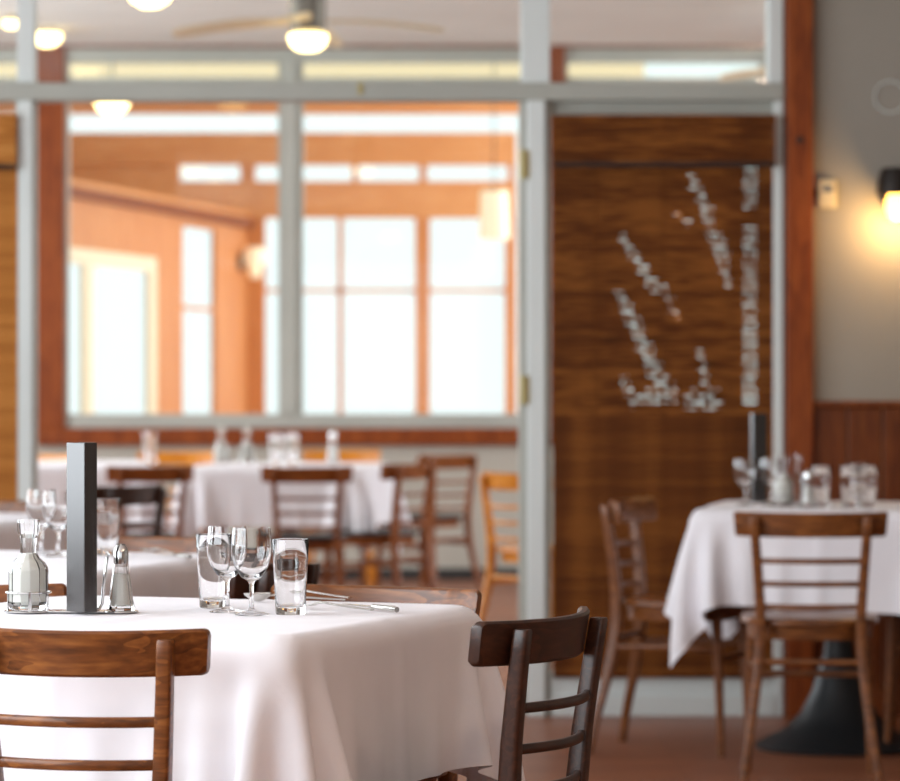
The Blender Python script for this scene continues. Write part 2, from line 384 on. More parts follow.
def sash(name, x0, x1, mull, label):
    r = B(px(x0, Y2), px(x1, Y2), Y2, Y2+.10, pz(428, Y2), pz(414, Y2)).build(name, M['paint_grey'], bevel=.005, smooth=False)
    struct(r, label, 'window')
    B(px(x0, Y2), px(x1, Y2), Y2, Y2+.10, pz(96, Y2), pz(77, Y2)).build('transom_bar', M['paint_grey'], r, bevel=.004, smooth=False)
    B(px(x0, Y2), px(x1, Y2), Y2, Y2+.10, pz(62, Y2), pz(48, Y2)).build('head', M['paint_grey'], r, bevel=.004, smooth=False)
    xs = [x0]
    B(px(x0, Y2), px(x0+3, Y2), Y2, Y2+.10, pz(414, Y2), pz(59, Y2)).build('stile', M['paint_grey'], r, smooth=False)
    B(px(x1-11, Y2), px(x1, Y2), Y2, Y2+.10, pz(414, Y2), pz(59, Y2)).build('stile', M['paint_grey'], r, bevel=.004, smooth=False)
    if mull:
        B(px(mull-12, Y2), px(mull+13, Y2), Y2+.02, Y2+.09, pz(414, Y2), pz(59, Y2)).build('mullion', M['paint_grey'], r, bevel=.004, smooth=False)
        B(px(mull-7, Y2), px(mull+6, Y2), Y2-.02, Y2+.02, pz(414, Y2), pz(59, Y2)).build('mullion_face', M['paint_grey'], r, bevel=.004, smooth=False)
        xs += [mull]
    xs += [x1]
    for a, b in zip(xs, xs[1:]):
        B(px(a+3, Y2), px(b-11, Y2), Y2+.05, Y2+.054, pz(414, Y2), pz(96, Y2)).build('pane', M['pane'], r, smooth=False)
        B(px(a+3, Y2), px(b-11, Y2), Y2+.05, Y2+.054, pz(79, Y2), pz(59, Y2)).build('pane', M['pane'], r, smooth=False)
sash('window_2', 65, 538, 290, 'wide grey framed window with two panes looking into the pine sunroom')
sash('window_3', 565, 772, None, 'grey framed window behind the large bamboo blind')
sash('window_4', -200, 37, None, 'grey framed window at the far left behind the blind')
struct(B(-5, px(-200, Y2), Y2, Y2+.12, pz(445, Y2), CZ).build('wall_far', M['lowwall'], smooth=False), 'grey wall piece at the left end of the porch windows', 'wall')
struct(B(px(1000, Y2), XR, Y2, Y2+.12, pz(445, Y2), CZ).build('wall_far', M['lowwall'], smooth=False), 'grey wall piece at the right end of the porch windows', 'wall')

# ---- sunroom far wall (plane Y3) with big windows and clerestory strips
def zz(y): return pz(y, Y3)
def xx(x): return px(x, Y3)
XA = xx(248)
wo = B(XA, xx(516), Y3, Y3+.1, zz(218), zz(181)).build('wall_sunroom', M['orange'], smooth=False)
struct(wo, 'orange pine far wall of the sunroom with window bands', 'wall')
B(-6, XA, Y3, Y3+.1, 2.40, zz(181)).build('header', M['orange'], wo, smooth=False)
B(-6, xx(516), Y3-.06, Y3+.1, zz(165), zz(133)).build('beam', M['orange'], wo, smooth=False)
B(-6, XR, Y3-.06, Y3+.1, zz(114), zz(82)).build('beam', M['orange'], wo, smooth=False)
B(-6, XR, Y3, Y3+.1, zz(58), 4.1).build('header', M['orange'], wo, smooth=False)
B(-6, xx(180), Y3, Y3+.1, zz(181), zz(165)).build('filler', M['orange'], wo, smooth=False)
for a, b in ((240, 255), (352, 358), (419, 427), (508, 515)):
    B(xx(a), xx(b), Y3-.02, Y3+.1, zz(181), zz(165)).build('strip_mullion', M['orange_v'], wo, smooth=False)
for a, b in ((560, 566),):
    B(xx(a), xx(b), Y3-.02, Y3+.1, zz(133), zz(114)).build('strip_mullion', M['orange_v'], wo, smooth=False)
B(XA, XR, Y3, Y3+.1, 0, .72).build('apron_panel', M['orange'], wo, smooth=False)
for a, b in ((248, 265), (415, 430), (505, 516), (600, 612), (676, 684), (731, 739), (790, 1020)):
    B(xx(a), xx(b), Y3-.03, Y3+.1, .72, zz(218 if a < 510 else 133)).build('window_post', M['orange_v'], wo, smooth=False)
wpanes = ((265, 415, 340), (430, 505, None), (516, 600, None), (612, 676, None), (684, 731, None), (739, 790, None))
for a, b, c in wpanes:
    if a < 510: B(xx(a), xx(b), Y3+.01, Y3+.06, zz(292.5), zz(288.5)).build('glazing_bar', M['orange'], wo, smooth=False)
    if c: B(xx(c-2.5), xx(c+3), Y3+.01, Y3+.06, .72, zz(218)).build('glazing_bar', M['orange_v'], wo, smooth=False)
    B(xx(a), xx(b), Y3+.03, Y3+.034, .72, zz(218 if a < 510 else 133)).build('pane', M['pane'], wo, smooth=False)
B(-6, XR, Y3+.05, Y3+.054, zz(136), zz(112)).build('pane', M['pane'], wo, smooth=False)
B(xx(180), xx(516), Y3+.05, Y3+.054, zz(181), zz(165)).build('pane', M['pane'], wo, smooth=False)
B(-6, xx(645), Y3+.05, Y3+.054, zz(82), zz(58)).build('pane', M['pane_cream'], wo, smooth=False)
B(xx(645), XR, Y3+.05, Y3+.054, zz(82), zz(58)).build('pane', M['pane'], wo, smooth=False)
# slanted left wall of the sunroom with glazed door and narrow window
PA = Vector((-2.45, 21.7, 0)); PB = Vector((XA, Y3, 0))
LW = (PB-PA).length; ANG = math.atan2(PB.y-PA.y, PB.x-PA.x)
def wl(xp):                      # distance along the slanted wall of a pixel column
    t = (xp-450)/F; dx, dy = ((PB-PA)/LW)[:2]
    return (t*PA.y-PA.x)/(dx-t*dy)
def slant(s): return PA.y+(PB-PA).y/LW*s
def sbox(s0, s1, y0, y1, z0, z1, name, mat, parent=None):
    o = B(s0, s1, y0, y1, z0, z1).build(name, mat, parent, smooth=False)
    if not parent: o.location = PA; o.rotation_euler = (0, 0, ANG)
    return o
sd0, sd1, sw0, sw1 = 0.10, wl(157), wl(183), wl(215)
sl = sbox(0, LW, 0, .03, 2.27, 2.385, 'wall_sunroom', M['orange_v'])
struct(sl, 'orange pine side wall of the sunroom with glazed door', 'wall')
sbox(0, LW, -.07, 0, 2.33, 2.40, 'beam', M['trim'], sl)
sbox(0, sd0, 0, .03, 0, 2.27, 'panel', M['orange_v'], sl)
sbox(sd0, sw0, 0, .03, 2.02, 2.27, 'panel', M['orange_v'], sl)
sbox(sd1, sw0, 0, .03, 0, 2.02, 'panel', M['orange_v'], sl)
sbox(sw1, LW, 0, .03, 0, 2.27, 'panel', M['orange_v'], sl)
sbox(sw0, sw1, 0, .03, 0, .7, 'panel', M['orange_v'], sl)
sbox(sw0, sw1, .0, .03, 1.68, 1.71, 'glazing_bar', M['orange_v'], sl)
sbox(sw0, sw1, .02, .024, .7, 2.27, 'pane', M['pane'], sl)
dr = sbox(sd0, sd1, .0, .03, 1.92, 2.02, 'door_1', M['cream']); struct(dr, 'cream glazed double door in the sunroom side wall', 'door')
for a, b in ((sd0, sd0+.1), (wl(84), wl(94)), (wl(149), sd1)):
    sbox(a, b, 0, .03, 0, 1.92, 'stile', M['cream'], dr)
sbox(sd0, sd1, .0, .03, 0, .25, 'bottom_rail', M['cream'], dr)
sbox(sd0, sd1, .018, .022, .25, 1.92, 'pane', M['pane'], dr)
v = [(-6, PA.y-.9), (PA.x, PA.y-.9), (PA.x, PA.y), (PB.x, PB.y), (-6, PB.y)]
m = MB(); m.v = [(a, b, 2.385) for a, b in v]+[(a, b, 2.45) for a, b in v]
m.f = [(4, 3, 2, 1, 0), (5, 6, 7, 8, 9)]+[(i, (i+1) % 5, (i+1) % 5+5, i+5) for i in range(5)]
struct(m.build('ceiling', M['orange'], smooth=False), 'pine soffit added against sky light left of the sunroom door', 'ceiling')  # slab added to stop sky light coming over the side wall
struct(B(-6.1, -6, Y2, 27, 2.385, 4.2).build('wall_left', M['orange'], smooth=False), 'upper pine wall left of the sunroom', 'wall')
g = B(-90, 90, 21.0, 160, -.6, -.45).build('ground', M['snow'], smooth=False)
g['kind'] = 'structure'; g['label'] = 'snow covered ground outside the sunroom windows'; g['category'] = 'ground'

# ------------------------------------------------------------------ bamboo blinds
def hole(u, z):
    """openings in the weave of the large blind; pixel space of the blind's own plane"""
    def cap(x0, y0, x1, y1, r0, r1):
        dx, dy = x1-x0, y1-y0; t = max(0, min(1, ((u-x0)*dx+(z-y0)*dy)/(dx*dx+dy*dy)))
        r = (r0+(r1-r0)*t)*1.55
        return max(0, 1-math.hypot(u-x0-t*dx, (z-y0-t*dy)*.8)/r)
    v = 0
    for c in ((621, 238, 655, 290, 4, 7), (621, 298, 662, 388, 6, 9), (624, 385, 634, 402, 5, 6), (634, 403, 672, 395, 6, 9),
              (690, 402, 714, 404, 8, 9), (664, 290, 678, 320, 4, 4), (690, 182, 708, 210, 6, 6), (703, 208, 730, 288, 6, 5),
              (676, 215, 690, 225, 4, 4), (716, 235, 726, 262, 6, 6), (700, 350, 706, 392, 3, 5)):
        v = max(v, cap(*c)*1.15)
    if 743 < u < 757 and 168 < z < 410 and not 212 < z < 228: v = max(v, .5 if z < 300 else .62)
    if 743 < u < 757 and 392 < z < 410: v = 1
    if v > 0 and u < 742: v *= .75+.5*math.sin(u*.5+z*.17)*math.sin(u*.21-z*.23)
    return max(0, min(1, v))
def blind(x0, x1, mat, label, holes, n=86):
    d = Y1-.012
    X0, X1 = px(x0, d), px(x1, d); zt, zb = pz(116, d), pz(674, d)
    r = empty('bamboo_blind', ((X0+X1)/2, d, zb)); tag(r, label, 'blind')
    hw = (X1-X0)/2; hgt = zt-zb; pitch = hgt/n
    plain_me = None; rb = random.Random(5)
    for i in range(n):
        zc0, zc1 = i*pitch, (i+1)*pitch
        ypx = YH+(H-(zb+(zc0+zc1)/2))*F/d
        cols = 110; op = []
        if holes:
            for j in range(cols):
                u = x0+(x1-x0)*(j+.5)/cols
                h_ = hole(u, ypx)*rb.uniform(.3, 1.15); op.append(min(1, h_) if h_ > .25 else 0)
        if not any(op):
            if plain_me is None:
                plain_me = MB().sweep([(-hw, 0, 0), (hw, 0, 0)], [(.0028, pitch/2+.0016)]*2, (0, 1, 0), (0, 0, 1), k=8, p=3).mesh('slat', mat)
            o = link('slat', plain_me, r); o.location = (0, (.0018 if i % 2 else -.0018), (zc0+zc1)/2)
        else:
            m = MB(); j = 0
            while j < cols:                       # runs of equal opening: the reed gets thinner where the weave has parted
                k = j
                while k < cols and abs(op[k]-op[j]) < .001: k += 1
                a = -hw+2*hw*j/cols; b = -hw+2*hw*k/cols
                top = zc1-(zc1-zc0)*(.5 if 741 < x0+(x1-x0)*(j+.5)/cols < 759 else .42)*op[j]
                m.box(a, b, -.002, .002, zc0-.0012, top+(.0012 if op[j] == 0 else 0)); j = k
            o = m.build('slat', mat, r, smooth=False)
    for f in (-.62, 0, .62):
        MB().tube([(hw*f, -.004, .01), (hw*f, -.004, hgt)], .0012, 5).build('cord', M['plate'] if False else mat, r)
    vh = pz(116, d)-pz(164, d) if holes else pz(100, d)-pz(150, d)
    vz = hgt-vh
    hr = B(-hw-.002, hw+.002, -.056, .004, hgt-.02, hgt).build('head_rail', mat, r)
    for i in range(8):
        MB().sweep([(-hw-.004, -.06, vz+vh*(i+.5)/8), (hw+.004, -.06, vz+vh*(i+.5)/8)], [(.004, vh/16-.0004)]*2, (0, 1, 0), (0, 0, 1), k=8, p=2.6).build('valance_slat', mat, hr)
    B(-hw-.003, hw+.003, -.066, -.054, vz-.014, vz+.004).build('valance_shadow_line', M['valance_shadow'], hr)  # dark strip standing in for the shadow under the valance
    B(-hw, hw, -.008, .008, -.012, .0).build('bottom_rail', mat, r)
    return r
blind(553, 773, M['bamboo'], 'large dark bamboo roll blind in front of the right window with daylight showing through', True)
blind(-160, 17, M['bamboo_sunlit'], 'bamboo blind in a sunlit tan at the left edge behind the set tables', False)

# ------------------------------------------------------------------ wall fittings
def sconce(loc, label, warm=True, s=1.0):
    r = empty('wall_sconce', loc); tag(r, label, 'lamp')
    MB().lathe([(0, 0), (.045*s, 0), (.05*s, .008*s), (.03*s, .02*s), (0, .02*s)], 20).mesh
    bp = MB().lathe([(0, 0), (.05*s, 0), (.05*s, .012*s), (.03*s, .022*s), (0, .022*s)], 20).build('back_plate', M['black'], r)
    bp.rotation_euler = (R(90), 0, 0); bp.location = (0, 0, .02*s)
    MB().tube([(0, -.01, .02*s), (0, -.06*s, .03*s), (0, -.085*s, .06*s)], .009*s).build('arm', M['black'], r)
    MB().lathe([(.02*s, .105*s), (.05*s, .10*s), (.062*s, .06*s), (.066*s, .012*s), (.06*s, .012*s), (.055*s, .055*s), (.0, .09*s)], 24, (0, -.085*s, 0)).build('hood', M['black'] if warm else M['shade'], r)
    MB().lathe([(0, -.075*s), (.022*s, -.068*s), (.036*s, -.04*s), (.036*s, -.01*s), (.02*s, .03*s), (.014*s, .05*s), (0, .05*s)], 20, (0, -.085*s, 0)).build('bulb', M['bulb_warm'] if warm else M['shade'], r)
    return r
sx = px(893, Y1)
sconce((sx, Y1, pz(200, Y1)), 'dark bronze wall sconce with glowing amber bulb on the taupe wall', True, 1.05)
pl = D.lights.new('sconce_light', 'POINT'); pl.energy = 6.5; pl.color = (1, .62, .26); pl.shadow_soft_size = .04
po = D.objects.new('sconce_light', pl); COL.objects.link(po); po.location = (sx, Y1-.12, pz(222, Y1))
r = empty('wall_control', (px(827, Y1), Y1, pz(194, Y1))); tag(r, 'small ivory control box on the taupe wall beside the timber post', 'control box')
B(-.032, .032, -.022, 0, -.05, .05).build('housing', M['plate'], r, bevel=.006)
B(-.018, .018, -.0235, -.022, .005, .03).build('dial_window', M['steel'], r)
B(-.046, -.033, -.012, 0, -.015, .02).build('side_switch', M['basetrim'], r, bevel=.002)
m = MB(); m.tube([(.055*math.cos(a), -.004, .055*math.sin(a)) for a in [2*math.pi*i/40 for i in range(40)]], .0025, 6, closed=True)
o = m.build('wall_ring', M['paint']); o.location = (px(890, Y1), Y1-.001, pz(97, Y1)); tag(o, 'thin pale ring hung on the taupe wall above the sconce', 'ornament')

# ------------------------------------------------------------------ ceiling lamps and fans
def dome_lamp(x, y, z, label, rad=.1, drop=0):
    r = empty('ceiling_lamp', (x, y, z)); tag(r, label, 'lamp', 'lit dome lamps')
    MB().lathe([(0, 0), (rad*.8, 0), (rad*.85, -.02), (rad*.7, -.03), (0, -.03)], 24).build('canopy', M['steel'], r)
    if drop: MB().tube([(0, 0, -.02), (0, 0, -drop)], .008).build('rod', M['steel'], r)
    MB().lathe([(0, -.028-drop*.95), (rad*.95, -.03-drop*.95), (rad, -.045-drop*.95), (rad*.8, -.03-rad*.55-drop*.95), (rad*.4, -.03-rad*.8-drop*.95), (0, -.03-rad*.85-drop*.95)], 28).build('glass_dome', M['bulb'], r)
dome_lamp(px(150, 17.4), 17.4, CZ, 'lit dome lamp on the ceiling at the top edge of the picture', .115)
dome_lamp(px(47, 19.7), 19.7, CZ, 'lit dome lamp on the ceiling in front of the brown post', .085)
dome_lamp(px(11, 19.0), 19.0, CZ, 'lit dome lamp on the ceiling at the far left edge', .045)
dome_lamp(px(112, 23.0), 23.0, 4.1, 'lit dome lamp hanging in the sunroom behind the left pane', .115, 1.10)
def fan(x, y, label, rot, bulb=True):
    r = empty('ceiling_fan', (x, y, CZ)); tag(r, label, 'fan', 'ceiling fans in the porch room')
    MB().lathe([(0, 0), (.07, 0), (.06, -.05), (.03, -.07), (0, -.07)], 24).build('canopy', M['steel'], r)
    MB().tube([(0, 0, -.05), (0, 0, -.2)], .012).build('rod', M['steel'], r)
    MB().lathe([(0, -.15), (.05, -.16), (.083, -.19), (.083, -.40), (.07, -.415), (0, -.415)], 32).build('motor_housing', M['steel'], r)
    MB().lathe([(0, -.415), (.085, -.418), (.09, -.43), (.075, -.47), (.042, -.49), (0, -.495)], 28).build('lamp_dome', M['bulb'], r)
    for q in range(4):
        a = rot+q*math.pi/2
        bm_ = MB()
        for i in range(9):
            u = .09+.53*i/8; wv = .035+.03*min(1, i/3) if i < 8 else .045
            zc = -.355-.05*((u-.09)/.53)**2
            for sgn in (-1, 1):
                for dz in (0, -.007):
                    bm_.v.append((u, sgn*wv, zc+sgn*wv*.2+dz))
        for i in range(8):
            b = i*4; c = b+4
            bm_.f += [(b, b+2, c+2, c), (b+1, c+1, c+3, b+3), (b, c, c+1, b+1), (b+2, b+3, c+3, c+2)]
        bm_.f += [(0, 1, 3, 2), (32, 34, 35, 33)]
        o = bm_.build('blade', M['blade'], r); o.rotation_euler = (0, 0, a)
fan(px(308, 15.8), 15.8, 'ceiling fan with steel motor and lit dome lamp in the porch room', R(-8))
fan(px(838, 18.2), 18.2, 'second ceiling fan further right, mostly hidden behind the timber post', R(4))
r = empty('pendant_lamp', (px(494, 22.3), 22.3, 4.1)); tag(r, 'cream drum pendant lamp hanging in the sunroom', 'lamp')
zt, zb = pz(191, 22.3)-4.1, pz(239, 22.3)-4.1
MB().lathe([(.085, zt), (.098, zb), (.094, zb), (.081, zt)], 28).build('lamp_shade', M['shade'], r)
MB().tube([(0, 0, 0), (0, 0, zt-.02)], .004).build('cord', M['black'], r)
MB().lathe([(0, zt-.02), (.02, zt-.02), (.02, zt-.08), (.035, zt-.13), (0, zt-.18)], 16).build('bulb', M['shade'], r)
s_ = wl(240); o = sconce(PA+(PB-PA)/LW*s_+Vector((0, 0, pz(266, slant(s_)))), 'cream shaded sconce glowing on the sunroom side wall', False, 1.35)
o.rotation_euler = (0, 0, ANG)

# ------------------------------------------------------------------ chairs
def chair_meshes():
    me = {}
    # rear leg: back post and leg in one bent piece
    prof = [(.0, .190, -.262, .0115, .013), (.10, .178, -.244, .0125, .014), (.22, .160, -.215, .0135, .0155), (.34, .146, -.192, .0145, .017),
            (.42, .1405, -.184, .0145, .018), (.50, .1395, -.185, .0145, .0175), (.60, .146, -.193, .014, .016), (.70, .153, -.206, .0135, .0145), (.782, .158, -.218, .013, .0135)]
    def pp(z):
        for a, b in zip(prof, prof[1:]):
            if a[0] <= z <= b[0]:
                t = (z-a[0])/(b[0]-a[0]); return [a[i]+(b[i]-a[i])*t for i in range(5)]
        return prof[-1]
    for sgn in (-1, 1):
        zs = [.78*i/26 for i in range(27)]
        rows = [pp(z) for z in zs]
        path = [(sgn*r_[1], r_[2], z) for r_, z in zip(rows, zs)]
        wd = [(r_[3], r_[4]) for r_ in rows]
        path.append((sgn*prof[-1][1], prof[-1][2], .785)); wd.append((.0115, .012))
        me['rear_leg%d' % sgn] = MB().sweep(path, wd, (1, 0, 0), (0, 1, 0), k=16, p=5)
    # top rail, bent, ends with rounded corners
    HW = .216
    m = MB(); path = []; rows = []
    cols = 34
    ring = []
    for i in range(cols+1):
        x = -HW*math.cos(math.pi*i/cols)
        e = (HW-abs(x))
        cut = .009*(1-math.sqrt(max(0, 1-(1-min(1, e/.009))**2)))
        z1 = .800-.003*(1-(x/HW)**2)-cut; z0 = .727-.002*(1-(x/HW)**2)+cut*.9
        yb = -.0605*(1-(x/HW)**2)+.0605*(1-(.15/HW)**2)
        th = .0095
        sect = []
        for (a, b) in ((0, -1), (.5, -1.0), (.93, -1), (1, -.6), (1, .6), (.93, 1), (.5, 1), (0, 1)):
            pass
        for (fz, fy) in ((.0, -.55), (.06, -1), (.5, -1), (.94, -1), (1, -.55), (1, .55), (.94, 1), (.5, 1), (.06, 1), (0, .55)):
            z = z0+(z1-z0)*fz
            yl = -.206-(z-.70)*.15+.0245
            sect.append((x*(1-.022*(1-fz)), yl+yb+fy*th, z))
        ring.append(sect)
    n = len(ring[0])
    for s_ in ring: m.v += s_
    for i in range(cols):
        for j in range(n):
            a = i*n+j; b = i*n+(j+1) % n
            m.f.append((a, b, b+n, a+n))
    m.f.append(tuple(range(n-1, -1, -1))); m.f.append(tuple(cols*n+j for j in range(n)))
    me['top_rail'] = m
    for q, zc in enumerate((.657, .590, .523)):
        r_ = pp(zc); xw = r_[1]; yc = r_[2]
        path = [(-xw+2*xw*i/14, yc-.034*(1-(2*i/14-1)**2)+.002, zc) for i in range(15)]
        me['slat%d' % q] = MB().sweep(path, [(.0065, .0085)]*15, (0, 1, 0), (0, 0, 1), k=12, p=3)
    # seat outline: rounded, wider at the front
    def outline(k, inset):
        pts = []
        for i in range(k):
            a = 2*math.pi*i/k; c, s = math.cos(a), math.sin(a)
            p = 3.2
            x = math.copysign(abs(c)**(2/p), c)*(.196+.018*s-inset); y = math.copysign(abs(s)**(2/p), s)*(.19-inset)
            pts.append((x, y))
        return pts
    def slab(rows):
        m = MB(); k = 48
        for z, ins in rows: m.v += [(x, y, z) for x, y in outline(k, ins)]
        for i in range(len(rows)-1):
            for j in range(k): m.f.append((i*k+j, i*k+(j+1) % k, (i+1)*k+(j+1) % k, (i+1)*k+j))
        m.f.append(tuple(reversed(range(k)))); m.f.append(tuple((len(rows)-1)*k+j for j in range(k)))
        return m
    me['seat'] = slab([(.466, .006), (.468, .001), (.478, .0), (.485, .004), (.488, .014), (.486, .05), (.482, .12)])
    me['seat_apron'] = slab([(.424, .022), (.466, .018)])
    for sgn in (-1, 1):
        path = [(sgn*.178, .168, 0), (sgn*.172, .160, .2), (sgn*.165, .150, .424), (sgn*.165, .150, .44)]
        me['front_leg%d' % sgn] = MB().sweep(path, [(.011, .011), (.013, .013), (.0165, .0165), (.0165, .0165)], (1, 0, 0), (0, 1, 0), k=14, p=3)
        me['side_stretcher%d' % sgn] = MB().sweep([(sgn*.149, -.197, .335), (sgn*.158, -.02, .34), (sgn*.167, .154, .335)], [(.0075, .0095)]*3, (1, 0, 0), (0, 0, 1), k=10, p=2.5)
    me['rear_stretcher'] = MB().sweep([(-.146, -.192, .362), (.146, -.192, .362)], [(.0075, .0095)]*2, (0, 1, 0), (0, 0, 1), k=10, p=2.5)
    me['front_stretcher'] = MB().sweep([(-.168, .155, .30), (.168, .155, .30)], [(.0075, .0095)]*2, (0, 1, 0), (0, 0, 1), k=10, p=2.5)
    return me
CM = chair_meshes()
PROTO = {}
def chair_proto(key):
    mats = {'chair': M['chair'], 'chair_shaded': M['chair_shaded'], 'chair_warm': M['chair_warm'], 'honey': M['honey']}
    d = {}
    for n, mb in CM.items():
        mat = M['seat'] if (n == 'seat' and key == 'chair_warm') else mats[key]
        d[n] = mb.mesh(n.rstrip('-01 2'), mat)
    return d
NAMES = {'rear_leg': 'rear_leg', 'slat': 'slat', 'front_leg': 'front_leg', 'side_stretcher': 'stretcher', 'rear_stretcher': 'stretcher', 'front_stretcher': 'stretcher'}
def chair(key, rot, label, group, local, world, sx=1.0):
    """stand a chair so that its local point falls on a known world point"""
    if key not in PROTO: PROTO[key] = chair_proto(key)
    a = R(rot); ca, sa = math.cos(a), math.sin(a)
    lx, ly = local[0]*sx, local[1]
    r = empty('dining_chair', (world[0]-(ca*lx-sa*ly), world[1]-(sa*lx+ca*ly), 0), a)
    r.scale = (sx, 1, 1)
    tag(r, label, 'chair', group)
    for n, me in PROTO[key].items():
        base = n.rstrip('-0123456789')
        link(NAMES.get(base, base), me, r)
    return r
END = (.216, -.168); ENDN = (-.216, -.168); MID = (0, -.235)
G1 = 'chairs around the foreground table'; G2 = 'chairs around the table behind it'; G3 = 'chairs around the right hand table'; G4 = 'chairs in the porch room'
def W(x, d): return (px(x, d), d)
chair('chair', -12, 'walnut dining chair with grained top rail in the left foreground', G1, END, W(209, 5.40), .95)
chair('chair_shaded', 65, 'walnut chair toned for shadow right of the foreground tablecloth', G1, ENDN, W(479, 5.55))
chair('chair', 154, 'brown chair behind the foreground table, only its curved top rail showing', G1, ENDN, W(481, 6.40))
chair('chair', -16, 'brown chair behind the white cruet, front of the second table', G2, END, W(65, 6.60))
chair('chair_shaded', 74, 'dark chair seen between the wine glasses and tumbler, right of the second table', G2, ENDN, W(234, 7.25))
chair('chair', 160, 'brown chair rail behind the salt shaker, far side of the second table', G2, MID, W(160, 8.62))
chair('chair', 176, 'brown chair rail at the left edge beyond the third table', G3 if False else 'chairs at the third table', MID, W(-22, 11.2))
chair('chair', -5, 'brown ladder back chair standing in front of the right hand table', G3, MID, W(811, 10.14), 1.04)
chair('chair', -109, 'brown chair seen from the side in front of the bamboo blind', G3, (.19, -.262), (.44, 11.1))
chair('chair', 80, 'brown chair at the right edge, its seat under the right tablecloth', G3, (0, .16), (1.42, 11.25))
chair('chair_shaded', 55, 'dark chair back seen behind the tumbler and salt shaker', G4, MID, W(139, 12.75))
chair('chair_warm', 16, 'reddish brown chair behind the dark chair, facing the left porch table', G4, MID, W(153, 15.6), .92)
chair('chair_warm', 3, 'reddish brown chair facing the middle porch table, black seat', G4, MID, W(307, 15.5), .95)
chair('chair_warm', 62, 'reddish brown chair at the right end of the middle porch table', G4, (0, -.235), W(419, 16.1))
chair('chair_warm', 48, 'reddish brown chair furthest back right of the porch table', G4, (0, -.235), W(457, 18.0))
chair('honey', -52, 'honey coloured chair beside the white door post', G4, (0, -.235), W(503, 14.5))
chair('honey', 178, 'honey coloured chair behind the middle porch table', G4, MID, W(342, 19.3))
chair('honey', 182, 'honey coloured chair behind the left porch table', G4, MID, W(178, 18.9))
chair('honey', 150, 'honey coloured chair at the far left beside the brown post', G4, MID, W(57, 18.0))

# ------------------------------------------------------------------ tables and draped cloths
TH = .78                                   # height of the cloth covered top
def drape(a, c, n, seed, rot=0.0, steps=170, iters=14):
    """position based drape of a square cloth over a rounded square top; returns (n*n, 3)"""
    rng = np.random.RandomState(seed)
    u = np.linspace(-c, c, n); U, V = np.meshgrid(u, u, indexing='ij')
    ca, sa = math.cos(rot), math.sin(rot)
    P = np.stack([U*ca-V*sa, U*sa+V*ca, np.zeros_like(U)], -1)
    P[..., 2] += .0005*rng.randn(n, n)
    outside = (np.abs(P[..., 0]) > a) | (np.abs(P[..., 1]) > a)
    P[..., :2] += outside[..., None]*rng.randn(n, n, 2)*.001
    fixed = (np.abs(P[..., 0]) < a-.035) & (np.abs(P[..., 1]) < a-.035)
    P[fixed, 2] = 0
    Wt = np.where(fixed, 0.0, 1.0)
    Vel = np.zeros_like(P); h = u[1]-u[0]; dt = 1/50
    rr = .017
    S = slice
    cons = []
    def add(sa_, sb_, L, k): cons.append((sa_, sb_, L, k))
    for ax in (0, 1):
        for par in (0, 1):
            i0 = S(par, n-1, 2); i1 = S(par+1, n, 2)
            L0 = len(range(*i0.indices(n))); L1 = len(range(*i1.indices(n))); q = min(L0, L1)
            i0 = S(par, par+2*q, 2); i1 = S(par+1, par+1+2*q, 2)
            full = S(None)
            add((i0, full) if ax == 0 else (full, i0), (i1, full) if ax == 0 else (full, i1), h, 1.0)
    for par in (0, 1):
        q = min(len(range(par, n-1, 2)), len(range(par+1, n, 2)))
        i0 = S(par, par+2*q, 2); i1 = S(par+1, par+1+2*q, 2)
        add((i0, S(0, n-1)), (i1, S(1, n)), h*math.sqrt(2), .45)
        add((i0, S(1, n)), (i1, S(0, n-1)), h*math.sqrt(2), .45)
    for ax in (0, 1):
        for o in (0, 1, 2, 3):
            i0 = S(o, n-2, 4); q = len(range(*i0.indices(n))); i1 = S(o+2, o+2+4*(q-1)+1, 4)
            full = S(None)
            add((i0, full) if ax == 0 else (full, i0), (i1, full) if ax == 0 else (full, i1), 2*h, .16)
    for st in range(steps):
        Vel[..., 2] -= 9.8*dt
        Vel *= .965 if st < steps*.7 else .9
        Q = P+Vel*dt*Wt[..., None]
        for it in range(iters):
            for s0, s1, L, k in cons:
                A, Bv = Q[s0], Q[s1]; wa, wb_ = Wt[s0], Wt[s1]
                d = Bv-A; l = np.sqrt((d*d).sum(-1))+1e-9; ws = wa+wb_; ws = np.where(ws == 0, 1, ws)
                cf = (k*(l-L)/l/ws)[..., None]*d
                Q[s0] = A+cf*wa[..., None]; Q[s1] = Bv-cf*wb_[..., None]
            # rounded tall box: top at z = 0
            qx = np.abs(Q[..., 0])-(a-rr); qy = np.abs(Q[..., 1])-(a-rr); qz = Q[..., 2]+rr
            mx = np.maximum(qx, 0); my = np.maximum(qy, 0); mz = np.maximum(qz, 0)
            ol = np.sqrt(mx*mx+my*my+mz*mz)
            inner = np.maximum(np.maximum(qx, qy), qz)
            sd = np.where(inner > 0, ol, inner)-rr
            hit = (sd < 0) & (Wt > 0)
            g = np.stack([mx*np.sign(Q[..., 0]), my*np.sign(Q[..., 1]), mz], -1)
            deep = inner <= 0
            if deep.any():
                am = np.argmax(np.stack([qx, qy, qz], -1), -1)
                gd = np.zeros_like(g)
                gd[..., 0] = np.where(am == 0, np.sign(Q[..., 0]), 0); gd[..., 1] = np.where(am == 1, np.sign(Q[..., 1]), 0); gd[..., 2] = np.where(am == 2, 1, 0)
                g = np.where(deep[..., None], gd, g)
            gl = np.sqrt((g*g).sum(-1))+1e-9
            Q = Q+np.where(hit, -sd/gl, 0)[..., None]*g
        Vel = (Q-P)/dt; P = Q
    return P
HALF = .432
